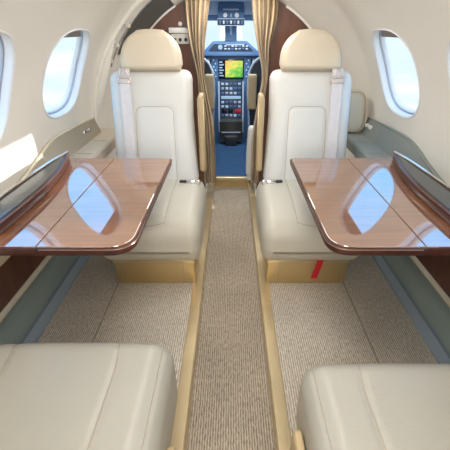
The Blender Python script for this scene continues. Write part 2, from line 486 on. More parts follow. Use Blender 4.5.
# ------------------------------------------------------------------ side ledges
def ledge(s):
    nm = 'left' if s < 0 else 'right'
    lab = ('side ledge with a curved back panel, sun-warmed in colour, beneath the left cabin windows' if s < 0 else
           'grey green side ledge with a curved back panel beneath the right cabin windows')
    t = thing('side_ledge', lab, 'ledge', (s*.78, .6, .064))
    sh, bk = (M['shelf_l'], M['back_l']) if s < 0 else (M['shelf_r'], M['back_r'])
    X = lambda u: s*u
    b = B(); prism(b, [(X(.675), .50), (X(.668), .512), (X(.668), .553), (X(.676), .563), (X(.818), .566), (X(.818), .50)], Y_AFT+.01, 2.06, 'y')
    obj('shelf', b, sh, t, angle=25)
    # wedge back panel: tall forward, sweeping down toward the near end
    prof = smooth_path([(0, 1.02, .57), (0, 1.16, .592), (0, 1.30, .622), (0, 1.40, .652), (0, 1.50, .668), (0, 1.7, .665), (0, 1.98, .648)], 8)
    b = B(); lo = []; hi = []; ho = []
    for p in prof:
        hi.append(b.verts.new((X(.802-.0), p.y, p.z))); lo.append(b.verts.new((X(.775), p.y, .565))); ho.append(b.verts.new((X(.818), p.y, p.z+.001)))
    for i in range(len(prof)-1):
        b.faces.new((lo[i], lo[i+1], hi[i+1], hi[i])); b.faces.new((hi[i], hi[i+1], ho[i+1], ho[i]))
    bmesh.ops.recalc_face_normals(b, faces=b.faces)
    bp = obj('back_panel', b, bk, t, angle=50)
    b = B(); tube(b, [(X(.803), p.y, p.z+.001) for p in prof], .005, n=8); obj('edge_bead', b, M['cream_edge'] if s < 0 else M['back_r'], bp)
    # seam strips on the shelf and a flush latch
    b = B(); box(b, (min(X(.685), X(.77)), 1.585, .5655), (max(X(.685), X(.77)), 1.589, .5672)); obj('joint_line', b, M['seam'], t, smooth=False)
    b = B(); box(b, (min(X(.685), X(.77)), 1.80, .5655), (max(X(.685), X(.77)), 1.804, .5672))
    obj('joint_line', b, M['seam'], t, smooth=False)
    b = B(); yl = 1.80 if s < 0 else 1.90
    box(b, (min(X(.782), X(.80)), yl-.03, .606), (max(X(.782), X(.80)), yl+.012, .626), .004)
    cyl(b, (X(.785), yl+.03, .618), .010, .02, 'x', bev=.002)
    obj('latch', b, M['chrome'] if s < 0 else M['white'], t, label='small polished latch' if s < 0 else 'small white latch')
    # wood face below the shelf, cream edge, grey green lower panel
    b = B(); prism(b, [(X(.805), .245), (X(.790), .50), (X(.82), .50), (X(.83), .245)], Y_AFT+.01, 1.98, 'y'); obj('wood_panel', b, M['panel_wood'], t, smooth=False)
    b = B(); prism(b, rounded_poly([(X(.797), .222), (X(.797), .246), (X(.86), .246), (X(.86), .222)], .006, 3), Y_AFT+.01, 1.98, 'y'); obj('edge_trim', b, M['cream_edge'], t)
    b = B(); rows = []
    for k in range(9):
        q = k/8; z = .222-.160*q; x = .812+.030*math.sin(PI*min(1, q*1.1)) - .0*q
        rows.append((z, x))
    prism(b, [(X(x), z) for z, x in rows]+[(X(.865), rows[-1][0]), (X(.865), rows[0][0])], Y_AFT+.01, 1.98, 'y'); obj('lower_panel', b, M['grey'], t, angle=30)
    return t
ledge(-1); ledge(1)

# ------------------------------------------------------------------ tables
def table(s):
    lab = ('glossy brown wood fold-out table in front of the left forward seat' if s < 0 else 'glossy brown wood fold-out table in front of the right forward seat with the red tag')
    t = thing('folding_table', lab, 'table', (s*.5, 1.05, .587))
    X = lambda u: s*u
    def leaf(u0, u1, rr, nm):
        pl = rounded_poly([(X(u0), .703), (X(u0), 1.398), (X(u1), 1.398), (X(u1), .703)], rr, 10)
        inner = rounded_poly([(X(u0+(.006 if rr[0] else 0)), .709), (X(u0+(.006 if rr[0] else 0)), 1.392), (X(u1), 1.392), (X(u1), .709)], rr, 10)
        b = B(); prism(b, inner, .600, .6105, bev=.0015); o = obj(nm, b, M['table'], t, smooth=False)
        b = B(); prism(b, pl, .584, .6085, bev=.005, seg=3); obj('edge_band', b, M['edge'], o)
        return o
    leaf(.258, .5085, [.065, .03, 0, 0], 'inner_leaf')
    leaf(.5115, .720, [0, 0, 0, 0], 'outer_leaf')
    b = B(); pts = [(X(.5), .700, .598)]
    a = rounded_poly([(X(.50), .7015), (X(.2565), .7015), (X(.2565), 1.3995), (X(.50), 1.3995)], [0, .065, .03, 0], 10)
    tube(b, [(p[0], p[1], .605) for p in a], .0018, n=6); obj('edge_bead', b, M['bronze'], t)
    b = B(); box(b, (min(X(.5085), X(.5115)), .704, .586), (max(X(.5085), X(.5115)), 1.397, .607)); obj('hinge', b, M['dark'], t, smooth=False)
    b = B(); box(b, (min(X(.60), X(.72)), .85, .566), (max(X(.60), X(.72)), 1.25, .5845), .006); obj('slide_rail', b, M['chrome'], t)
    return t
table(-1); table(1)
# curved stowage lid over the outer edge of each table
def lid(s):
    lab = ('dark gloss stowage lid with metal rim over the outer edge of the left table' if s < 0 else 'dark gloss stowage lid with metal rim over the outer edge of the right table')
    t = thing('stowage_lid', lab, 'lid', (s*.70, .9, .6105))
    X = lambda u: s*u
    inner = smooth_path([(X(.700), 1.375, 0), (X(.672), 1.29, 0), (X(.645), 1.17, 0), (X(.630), 1.02, 0), (X(.630), .86, 0), (X(.640), .70, 0), (X(.665), .52, 0), (X(.705), .40, 0)], 8)
    poly = [(p.x, p.y) for p in inner]+[(X(.725), .40), (X(.728), .9), (X(.722), 1.25), (X(.706), 1.38)]
    b = B(); prism(b, poly, .611, .642, bev=.004, seg=2); obj('body', b, M['edge'], t)
    ins = [(p.x+s*.012+0, p.y) for p in inner[3:-3]]+[(X(.712), .45), (X(.712), .9), (X(.708), 1.28)]
    b = B(); prism(b, ins, .6405, .6435); obj('inlay', b, M['smoked'], t, smooth=False)
    b = B(); tube(b, smooth_path([(X(.706), .40, .646), (X(.720), .9, .646), (X(.716), 1.22, .646), (X(.703), 1.378, .643)], 10), .005, n=8); obj('rim', b, M['chrome'], t)
    b = B(); tube(b, [(p.x-s*.002, p.y, .6415) for p in inner], .0025, n=6); obj('edge_bead', b, M['part_wood'], t)
lid(-1); lid(1)

# ------------------------------------------------------------------ forward seats (facing aft)
def fwd_seat(s):
    xc = s*.385
    lab = ('cream leather seat behind the left table with its plain gold base' if s < 0 else 'cream leather seat behind the right table with a red tag on its base')
    t = thing('cabin_seat', lab, 'seat', (xc, 1.5, 0), group='cream seats facing aft')
    X = lambda u: xc+s*u                      # u grows toward the window
    def bx(bm, u0, u1, y0, y1, z0, z1, bev=.0, **k):
        a, c = sorted((X(u0), X(u1))); return box(bm, (a, y0, z0), (c, y1, z1), bev, **k)
    # base
    b = B(); bx(b, -.208, .180, 1.272, 1.74, .0, .134, .006); base = obj('base', b, M['gold_panel'], t)
    b = B(); bx(b, -.155, -.1525, 1.269, 1.2735, .006, .136); obj('joint_line', b, M['seam'], base, smooth=False)
    b = B(); bx(b, .150, .1525, 1.269, 1.2735, .006, .136); obj('joint_line', b, M['seam'], base, smooth=False)
    b = B(); bx(b, -.212, .184, 1.268, 1.75, .128, .147, .004); obj('top_rim', b, M['gold'], base)
    # cushion
    def dfm(q):
        f = max(0, min(1, (1.50-q.y)/.28)); w = (q.x-xc)
        q = q.copy(); q.z -= .03*f*f*(1 if q.z > .25 else .3)
        if q.z < .24 : q.y += .030*((.24-q.z)/.08)*max(0, (1.4-q.y)/.2)
        return q
    a, c = sorted((X(-.246), X(.225)))
    cu = rbox((a, 1.205, .146), (c, 1.72, .395), (.05, .07, .075), 46, bulge=lambda x, y, z: (0, 0, .012*max(0, z)*(1-x*x)), deform=dfm)
    seams = []
    for u in (-.095, .105):
        p = [(X(u), y, 0) for y in [1.66-.01*i for i in range(46)]]
        pl = drape(cu, p, (0, 0, -1)); seams.append([q for q in pl if q.z > .30 and q.y > 1.232])
    end = [sm[-1] for sm in seams]
    cr = drape(cu, [(end[0].x+(end[1].x-end[0].x)*i/20, 0, end[0].z-.012*math.sin(PI*i/20)) for i in range(21)], (0, 1, 0))
    seams.append(cr)
    for sm in seams: groove(cu, sm, .004, .008)
    cub = cu.copy(); cuo = obj('seat_cushion', cu, M['cushion'], t)
    b = B()
    for sm in seams:
        b = B(); tube(b, drape(cub, sm, (0, 0, -1), .0004) if sm is not cr else drape(cub, sm, (0, 1, 0), .0004), .0013, n=5); obj('seam', b, M['seam'], cuo)
    cub.free()
    # backrest, leaning away from the camera
    lean = lambda z: 1.635+.29*(z-.36)
    def bend(q):
        q = q.copy(); z = q.z; u = s*(q.x-xc)
        flare = max(0, (.70-z)/.34)
        if u < 0: u *= 1+.13*flare
        q.x = xc+s*u; q.y += .29*(z-.36); return q
    a, c = sorted((X(-.184), X(.230)))
    bk = rbox((a, 1.635, .345), (c, 1.765, .915), (.045, .04, .045), 50, bulge=lambda x, y, z: (0, -.012*(1-x*x)*(1-z*z) if y < 0 else 0, 0), deform=bend)
    pn = rounded_poly([(X(-.098), .37), (X(-.090), .758), (X(.100), .758), (X(.106), .37)], [0, .04, .04, 0], 8)
    dense = []
    for i in range(len(pn)-1):
        p, q = Vector(pn[i]), Vector(pn[i+1]); m = max(1, int((q-p).length/.008))
        dense += [p+(q-p)*k/m for k in range(m)]
    sm = drape(bk, [(p.x, 0, p.y) for p in dense], (0, 1, 0)); groove(bk, sm, .005, .008)
    cub = bk.copy(); bo = obj('backrest', bk, M['leather'], t)
    b = B(); tube(b, drape(cub, sm, (0, 1, 0), .0004), .0013, n=5); obj('seam', b, M['seam'], bo)
    # headrest
    def hd(q):
        q = q.copy(); tt = max(0, min(1, (q.z-.935)/.15)); q.x = xc+s*.015+(q.x-xc-s*.015)*(1-.04*tt-.47*tt**3.2); q.y += .29*(q.z-.36); return q
    a, c = sorted((X(-.140), X(.170)))
    h = rbox((a, 1.625, .917), (c, 1.735, 1.090), (.030, .05, .028), 40, bulge=lambda x, y, z: (0, -.008*(1-x*x) if y < 0 else 0, .006*max(0, z)*(1-x*x)), deform=hd)
    ho = obj('headrest', h, M['headrest'], t)
    b = B(); bx(b, -.13, .16, 1.815, 1.88, .900, .930, .003); obj('headrest_gap', b, M['seam'], ho)
    # aisle armrest, stowed upright beside the backrest
    b = B(); rb = rbox((min(X(-.247), X(-.218)), 1.70, .42), (max(X(-.247), X(-.218)), 1.80, .815), (.008, .02, .02), 14, deform=lambda q: (q.x, q.y+.06*(q.z-.42), q.z))
    merge(b, rb); ar = obj('armrest', b, M['tan'], t)
    b = B(); bx(b, -.249, -.216, 1.718, 1.726, .43, .80, .002, rot=Matrix.Rotation(-.06, 3, 'X')); obj('trim_strip', b, M['gold'], ar)
    # shoulder strap with its guide
    b = B(); front = lambda z: 1.618+.29*(z-.36)-.006
    ribbon(b, [(X(.138-.012*(.93-z)), front(z)-(.006 if z < .9 else -.002), z) for z in [.93-.018*i for i in range(29)]], (1, 0, 0), .052)
    so = obj('shoulder_strap', b, M['belt'], t)
    b = B(); yg = front(.90)-.012
    bx(b, .105, .170, yg-.006, yg+.004, .862, .876, .003); bx(b, .105, .170, yg-.006, yg+.004, .888, .898, .003)
    bx(b, .105, .113, yg-.006, yg+.004, .862, .898, .003); bx(b, .162, .170, yg-.006, yg+.004, .862, .898, .003)
    tube(b, smooth_path([(X(.118), yg, .898), (X(.125), yg+.004, .922), (X(.138), yg+.008, .930), (X(.151), yg+.004, .922), (X(.158), yg, .898)], 5), .0045, n=6)
    obj('strap_guide', b, M['satin'], t)
    # lap buckle at the aisle side
    b = B(); bx(b, -.200, -.150, 1.592, 1.615, .392, .418, .006); cyl(b, (X(-.212), 1.602, .405), .015, .02, 'y', bev=.003); bk_ = obj('buckle', b, M['chrome'], t)
    b = B(); bx(b, -.150, -.115, 1.596, 1.612, .394, .416, .004); obj('buckle_slot', b, M['dark'], bk_)
    if s > 0:
        b = B(); ribbon(b, [(.425, 1.2645, .150), (.424, 1.262, .13), (.418, 1.260, .10), (.411, 1.2585, .07), (.406, 1.257, .045)], (1, 0, 0), .030, .002)
        obj('pull_tag', b, M['red'], t, label='red fabric pull tag')
    return t
fwd_seat(-1); fwd_seat(1)

# ------------------------------------------------------------------ aft seats (facing forward, foreground)
def aft_seat(s, xc, yf):
    lab = ('cream leather seat cushion in the near left corner, set slightly further forward' if s < 0 else 'cream leather seat cushion in the near right corner beside a tan stowed armrest')
    t = thing('cabin_seat', lab, 'seat', (xc, yf-.25, 0), group='cream seats facing forward')
    X = lambda u: xc+s*u
    def bx(bm, u0, u1, y0, y1, z0, z1, bev=.0, **k):
        a, c = sorted((X(u0), X(u1))); return box(bm, (a, y0, z0), (c, y1, z1), bev, **k)
    b = B(); bx(b, -.205, .205, yf-.50, yf-.06, 0, .142, .006); base = obj('base', b, M['gold_panel'], t)
    b = B(); bx(b, -.21, .21, yf-.51, yf-.055, .136, .156, .004); obj('top_rim', b, M['gold'], base)
    a, c = sorted((X(-.248), X(.248)))
    def dfm(q):
        q = q.copy()
        if q.z < .24: q.y -= .03*((.24-q.z)/.08)*max(0, (q.y-(yf-.2))/.2)
        return q
    cu = rbox((a, yf-.50, .155), (c, yf, .398), (.055, .045, .06), 56, bulge=lambda x, y, z: (0, 0, .010*max(0, z)*(1-x*x)), deform=dfm)
    seams = []
    for u in (-.122, .148):
        seams.append(drape(cu, [(X(u+(.014*((y-yf+.12)/.1)**2 if y > yf-.12 else .0)), y, 0) for y in [yf-.45+.01*i for i in range(45)]], (0, 0, -1)))
    ed = drape(cu, [(X(-.222), y, 0) for y in [yf-.45+.01*i for i in range(43)]], (0, 0, -1)); seams.append(ed)
    for sm in seams: groove(cu, sm, .0045, .008)
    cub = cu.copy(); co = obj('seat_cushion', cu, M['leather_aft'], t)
    b = B()
    for sm in seams:
        b = B(); tube(b, drape(cub, sm, (0, 0, -1), .0004), .0013, n=5); obj('seam', b, M['seam'], co)
    cub.free()
    # backrest and headrest (behind the viewpoint)
    yb = yf-.515
    bk = rbox((min(X(-.21), X(.21)), yb-.10, .36), (max(X(-.21), X(.21)), yb, .90), (.045, .04, .045), 20, deform=lambda q: (q.x, q.y-.28*(q.z-.36), q.z)); obj('backrest', bk, M['leather'], t)
    h = rbox((min(X(-.15), X(.15)), yb-.10, .912), (max(X(-.15), X(.15)), yb, 1.07), (.06, .045, .055), 14, deform=lambda q: (q.x, q.y-.28*(q.z-.36), q.z)); obj('headrest', h, M['headrest'], t)
    # stowed aisle armrest
    ub = -.260; ya = yf-(.11 if s > 0 else .21)
    rb = rbox((min(X(ub-.014), X(ub+.010)), yf-.46, .14), (max(X(ub-.014), X(ub+.010)), ya, .285), (.008, .015, .015), 12); ar = obj('armrest', rb, M['tan'], t)
    b = B(); bx(b, ub-.022, ub-.014, yf-.46, ya-.045, .05, .25, .003); obj('gold_panel', b, M['gold'], ar)
aft_seat(-1, -.398, .600); aft_seat(1, .420, .538)

# ------------------------------------------------------------------ another seat's back, reduced to a pad on the right ledge
h = rbox((.640, 1.945, .567), (.783, 2.025, .800), (.055, .03, .05), 18, deform=lambda q: (q.x-.12*max(0, q.z-.66), q.y+.1*(q.z-.567), q.z))
t = thing('seat_back_pad', 'cream seat back behind the right seat, built as a pad on the right ledge', 'cushion', (.71, 1.985, .567))
cub = h.copy(); pd = obj('pad', h, M['cushion'], t)
b = B(); se = lambda v: math.copysign(abs(v)**.55, v); lp = []
for k in range(56):
    a = 2*PI*k/56; z = .684+.108*se(math.sin(a)); lp.append((.7115+.0645*se(math.cos(a))-.12*max(0, z-.66), 1.949+.1*(z-.567), z))
tube(b, lp, .003, closed=True, n=6)
cub.free(); obj('piping', b, M['tan'], t)

# ------------------------------------------------------------------ forward bulkhead
def partition(s):
    rr = rad(Y_PART)+.004; X = lambda u: s*u
    pts = [(X(.205), 0)]
    for k in range(25):
        th = R(-52)+(math.acos(.205/rr)-R(-52))*k/24
        pts.append((X(rr*math.cos(th)), ZC+rr*math.sin(th)))
    pts = [(x, max(0, z)) for x, z in pts]
    b = B(); prism(b, pts, Y_PART, Y_PART+.03, 'y'); return b
pl_ = obj('wall_forward', partition(-1), M['part_wood'], kind='structure', smooth=False)
obj('wall_forward_right', partition(1), M['part_wood'], kind='structure', smooth=False)
# header over the doorway
b = B(); rr = rad(Y_PART)+.004
prism(b, [(-.21, 1.275), (.21, 1.275)]+[(rr*math.cos(a), ZC+rr*math.sin(a)) for a in [R(73)+R(34)*k/10 for k in range(11)]], Y_PART, Y_PART+.03, 'y'); obj('trim_7', b, M['liner'], kind='structure', smooth=False)
# sloping slate trim and pale strip above the left partition
def patch(q, off, n=8):
    b = B(); rows = []
    for i in range(n+1):
        u = i/n; row = []
        for j in range(n+1):
            v = j/n
            y = (q[0][0]*(1-u)+q[1][0]*u)*(1-v)+(q[3][0]*(1-u)+q[2][0]*u)*v
            th = (q[0][1]*(1-u)+q[1][1]*u)*(1-v)+(q[3][1]*(1-u)+q[2][1]*u)*v
            row.append(b.verts.new(fus(-1, y, R(th), off)))
        rows.append(row)
    for A, Bq in zip(rows, rows[1:]):
        for k in range(n): b.faces.new((A[k], A[k+1], Bq[k+1], Bq[k]))
    return b
obj('trim_8', patch([(2.205, 30), (2.175, 61.9), (2.395, 61.9), (2.405, 30)], .004), M['slate'], kind='structure')
b = B(); tube(b, [fus(-1, 2.412, R(25+37*i/20), .002) for i in range(21)], .007, n=8); obj('trim_9', b, M['liner'], kind='structure')
b = B(); tube(b, [fus(1, 2.405, R(25+37*i/20), .002) for i in range(21)], .012, n=8); obj('trim_10', b, M['liner'], kind='structure')
# door latches beside the slate trim
t = thing('door_latch', 'small metal door latch high on the cream arch left of the slate panel', 'latch', fus(-1, 2.13, R(40)))
for th in (27, 34, 43):
    b = B(); p = fus(-1, 2.13, R(th), -.008); box(b, (p.x-.012, p.y-.014, p.z-.012), (p.x+.012, p.y+.014, p.z+.012), .004)
    obj('hinge_block', b, M['plate'], t)
b = B(); tube(b, [fus(-1, 2.13, R(th), -.014) for th in range(25, 46, 2)], .005, n=6); obj('rod', b, M['chrome'], t)
# switch plate on the left partition
t = thing('switch_panel', 'pale three-switch panel on the dark wood partition left of the curtain', 'switch panel', (-.325, Y_PART, 1.05))
b = B(); box(b, (-.380, Y_PART-.008, 1.012), (-.268, Y_PART, 1.070), .003); obj('plate', b, M['plate'], t)
b = B(); box(b, (-.392, Y_PART-.016, 1.072), (-.270, Y_PART, 1.102), .004); obj('label_strip', b, M['white'], t)
for i in range(3):
    x = -.358+.035*i
    b = B(); cyl(b, (x, Y_PART-.010, 1.036), .010, .008, 'y', 14); box(b, (x-.003, Y_PART-.024, 1.030), (x+.003, Y_PART-.010, 1.046), .002); obj('toggle', b, M['panel_dark'], t)
t = thing('indicator_light', 'tiny pale lamp on the wood partition above the switch panel', 'lamp', (-.325, Y_PART, 1.125))
b = B(); cyl(b, (-.318, Y_PART-.006, 1.122), .013, .012, 'y', 14, .003); obj('bezel', b, M['plate'], t)
b = B(); cyl(b, (-.318, Y_PART-.013, 1.122), .008, .006, 'y', 12, .002); obj('lens', b, M['white'], t)

# curtains gathered by ties on both sides of the doorway
def curtain(keys, lab, tie_z, s):
    t = thing('curtain', lab, 'curtain', ((keys[-1][1]+keys[-1][2])/2, Y_PART-.02, keys[-1][0]))
    b = B(); NU, NV = 72, 60; rows = []
    ks = [Vector(k) for k in keys]; path = smooth_path(ks, 12)
    for p in path:
        row = []; wv = abs(p.z-p.y)
        for i in range(NU+1):
            u = i/NU
            amp = .010+.012*min(1, wv/.12)
            y = Y_PART-.035+amp*math.sin(2*PI*5.5*u+.6*math.sin(7*p.x))+.006*math.sin(2*PI*11*u+3*p.x)
            row.append(b.verts.new((p.y+(p.z-p.y)*u+.004*math.sin(2*PI*5.5*u*1.3+1), y, p.x)))
        rows.append(row)
    for A, Bq in zip(rows, rows[1:]):
        for k in range(NU): b.faces.new((A[k], A[k+1], Bq[k+1], Bq[k]))
    o = obj('cloth', b, M['curtain'], t, angle=80)
curtain([(1.268, -.285, -.126), (1.15, -.280, -.145), (1.0, -.262, -.170), (.84, -.228, -.178), (.72, -.224, -.162), (.55, -.218, -.132), (.35, -.212, -.120), (.06, -.214, -.118)],
        'golden tan curtain gathered at the left of the cockpit doorway', (.83, -.224, -.160), -1)
curtain([(1.268, .118, .280), (1.15, .132, .276), (1.0, .165, .248), (.84, .208, .243), (.72, .196, .235), (.58, .172, .222), (.42, .152, .222), (.25, .150, .215), (.06, .152, .212)],
        'golden tan curtain gathered at the right of the cockpit doorway', (.83, .200, .262), 1)
b = B(); tube(b, [(-.31, Y_PART-.035, 1.272), (.31, Y_PART-.035, 1.272)], .007, n=8)
tag(obj('curtain_rod', b, M['gold']), 'thin gold rod carrying both curtains above the cockpit doorway', 'rod')
# folded cream jump seat just inside the doorway on the right
t = thing('jump_seat', 'narrow cream padded jump seat standing folded in the doorway below the right curtain', 'seat', (.17, 2.5, .035))
rb = rbox((.118, 2.475, .075), (.185, 2.545, .47), (.025, .025, .03), 26, deform=lambda q: (q.x+.05*max(0, q.z-.25), q.y, q.z)); sq = obj('pad', rb, M['leather'], t)
b = B(); box(b, (.13, 2.49, .035), (.175, 2.535, .085), .005); obj('foot', b, M['white'], t)

# ------------------------------------------------------------------ cockpit
YP = 3.72
b = B(); rows = []
for j in range(9):
    y = Y_PART+.03+(4.05-Y_PART-.03)*j/8; r = .80
    rows.append([b.verts.new((r*math.cos(a), y, ZC+r*math.sin(a))) for a in [R(-60)+R(300)*k/40 for k in range(41)]])
for A, Bq in zip(rows, rows[1:]):
    for k in range(40): b.faces.new((A[k], A[k+1], Bq[k+1], Bq[k]))
# front side openings left out of the tube so daylight falls on the panel
kill = [f for f in b.faces if f.calc_center_median().y > 3.15 and f.calc_center_median().z > .93 and f.calc_center_median().z < 1.16]
bmesh.ops.delete(b, geom=kill, context='FACES')
obj('wall_cockpit', b, M['cockpit'], kind='structure')
# windscreen frame: top beam and centre post, two panes
b = B(); YW = 4.0
ws = thing('window_5', kind='structure', loc=(0, YW, 1.0))
b = B(); box(b, (-.62, YW-.03, 1.165), (.62, YW+.03, 1.215), .006); obj('top_beam', b, M['cockpit'], ws)
b = B(); box(b, (-.062, YW-.04, .84), (.062, YW+.02, 1.18), .012); obj('centre_post', b, M['cockpit'], ws)
b = B(); box(b, (-.012, YW-.052, 1.04), (.012, YW-.04, 1.13), .003); obj('post_fitting', b, M['knob'], ws)
for s in (-1, 1):
    b = B(); box(b, (min(s*.06, s*.62), YW-.004, .80), (max(s*.06, s*.62), YW+.004, 1.17)); obj('pane', b, M['glass'], ws, smooth=False)
b = B(); box(b, (-.62, YW-.03, 1.215), (.62, YW+.03, 1.34), .004); obj('brow', b, M['cockpit_pale'], ws)
# overhead panel
t = thing('overhead_panel', 'blue overhead switch panel hanging above the windscreen centre post', 'control panel', (0, 3.72, 1.32))
b = B(); prism(b, rounded_poly([(-.128, 1.175), (.128, 1.175), (.122, 1.31), (-.122, 1.31)], .02, 4), 3.70, 3.86, 'y', bev=.004); obj('housing', b, M['panel_blue'], t)
b = B(); prism(b, rounded_poly([(-.132, 1.118), (.130, 1.118), (.130, 1.178), (-.132, 1.178)], .008, 4), 3.69, 3.84, 'y', bev=.003); lo_ = obj('switch_box', b, M['panel_dark'], t)
b = B(); tube(b, [(x, 3.689, z) for x, z in rounded_poly([(-.130, 1.12), (.128, 1.12), (.128, 1.176), (-.130, 1.176)], .01, 3)], .003, closed=True, n=6); obj('rim', b, M['knob'], lo_)
for i in range(7):
    b = B(); x = -.105+.035*i; box(b, (x-.008, 3.68, 1.134), (x+.008, 3.692, 1.160), .002); obj('switch', b, M['knob'] if i % 2 else M['panel_blue'], lo_)
b = B(); box(b, (-.075, 3.696, 1.243), (.075, 3.702, 1.256), .002); obj('label_strip', b, M['knob'], t)
for x in (-.055, .055):
    b = B(); cyl(b, (x, 3.697, 1.205), .020, .014, 'y', 18, .003); obj('reading_lamp', b, M['white'], t)
b = B(); box(b, (-.006, 3.69, 1.19), (.006, 3.70, 1.215), .002); obj('switch', b, M['knob'], t)
# glareshield
t = thing('glareshield', 'blue glareshield with a row of autopilot buttons under the windscreen', 'glareshield', (0, 3.72, .895))
b = B(); prism(b, rounded_poly([(-.50, .885), (-.285, .890), (-.185, .982), (.165, .982), (.285, .890), (.50, .885), (.50, .862), (-.50, .862)], [.0, .01, .015, .015, .01, 0, 0, 0], 4), 3.66, 3.96, 'y', bev=.005); gs = obj('hood', b, M['panel_blue'], t)
b = B(); prism(b, rounded_poly([(-.225, .905), (-.165, .965), (.150, .965), (.225, .905)], .008, 3), 3.655, 3.662, 'y'); fp = obj('button_panel', b, M['panel_dark'], t, smooth=False)
b = B(); cyl(b, (-.105, 3.652, .938), .022, .01, 'y', 18, .002); obj('dial', b, M['lcd'], fp)
for r_, z in enumerate((.925, .948)):
    for i in range(7):
        x = -.055+.035*i
        b = B(); box(b, (x-.011, 3.648, z-.006), (x+.011, 3.657, z+.006), .002); obj('button', b, M['knob'] if (i+r_) % 3 == 0 else M['ped_edge'] if (i+r_) % 3 == 1 else M['panel_blue'], fp)
b = B(); box(b, (-.05, 3.652, .957), (.13, 3.658, .963)); obj('label_strip', b, M['knob'], fp, smooth=False)
# instrument panel
t = thing('instrument_panel', 'blue instrument panel with a large colour map display at its centre', 'instrument panel', (0, 3.74, .60))
b = B(); prism(b, [(-.56, .036), (-.56, .860), (.56, .860), (.56, .036)], 3.71, 3.80, 'y'); pn_ = obj('panel', b, M['panel_blue'], t, smooth=False)
b = B(); box(b, (-.128, 3.698, .650), (.130, 3.712, .832), .004); ds = obj('display', b, M['screen'], t)
b = B(); box(b, (-.058, 3.6955, .664), (.120, 3.699, .818)); obj('map', b, M['map'], ds, smooth=False, label='bright green and yellow map picture')
for i in range(6):
    z = .68+.025*i
    b = B(); box(b, (-.118, 3.695, z-.006), (-.075-.012*(i % 2), 3.699, z+.006)); obj('readout', b, M['lcd'] if i % 2 else M['ped_edge'], ds, smooth=False)
for s in (-1, 1):
    b = B(); box(b, (min(s*.20, s*.42), 3.698, .645), (max(s*.20, s*.42), 3.712, .835), .004); d2 = obj('display', b, M['screen'], t)
    b = B(); box(b, (min(s*.215, s*.405), 3.6955, .66), (max(s*.215, s*.405), 3.699, .82)); obj('picture', b, M['lcd'], d2, smooth=False)
    for i in range(6):
        z = .67+.03*i; b = B(); cyl(b, (s*(.158+.018*(i % 2)), 3.705, z), .008, .016, 'y', 12, .002); obj('knob', b, M['knob'], t)
# centre stack and pedestal
t = thing('centre_pedestal', 'blue centre console of switches running down from the map display to the cockpit floor', 'console', (0, 3.6, .035))
b = B(); prism(b, [(3.705, .29), (3.705, .645), (3.60, .645), (3.52, .29), (3.50, .15), (3.705, .15)], -.125, .125, 'x', bev=.006); body = obj('housing', b, M['panel_dark'], t)
fy = lambda z: 3.60-.08*(.645-z)/.355
for s in (-1, 1):
    b = B(); tube(b, [(s*.123, fy(.64)-.004, .64), (s*.123, fy(.29)-.004, .29), (s*.121, 3.497, .155)], .010, n=6); obj('side_edge', b, M['ped_edge'], t)
cols = ['knob', 'panel_blue', 'lcd', 'ped_edge', 'panel_blue']
for r_ in range(8):
    z = .615-.042*r_
    if r_ in (3, 6): continue
    for i in range(5):
        x = -.085+.0425*i
        b = B(); box(b, (x-.014, fy(z)-.008, z-.011), (x+.014, fy(z)+.004, z+.011), .003); obj('switch', b, M[cols[(i*2+r_*3) % 5]], t)
b = B(); z = .49; box(b, (-.10, fy(z)-.006, z-.014), (.10, fy(z)+.006, z+.014), .002); obj('readout', b, M['lcd'], t)
b = B(); z = .363
for x in (-.07, -.005): box(b, (x-.024, fy(z)-.008, z-.022), (x+.024, fy(z)+.006, z+.022), .003)
obj('readout', b, M['screen'], t)
b = B(); box(b, (.045, fy(z)-.010, z-.018), (.105, fy(z)+.006, z+.014), .003); obj('red_switch', b, M['red'], t, label='red switch block')
b = B(); prism(b, [(3.53, .29), (3.47, .27), (3.46, .06), (3.56, .05)], -.118, .118, 'x', bev=.008); obj('front_cover', b, M['smoked'], t)
b = B(); box(b, (-.10, 3.452, .158), (.10, 3.47, .166), .002); obj('handle_slot', b, M['ped_edge'], t)
b = B(); prism(b, rounded_poly([(-.075, .14), (.075, .14), (.055, .036), (-.055, .036)], .02, 4), 3.40, 3.47, 'y', bev=.012, seg=3); obj('foot_boot', b, M['dark'], t)
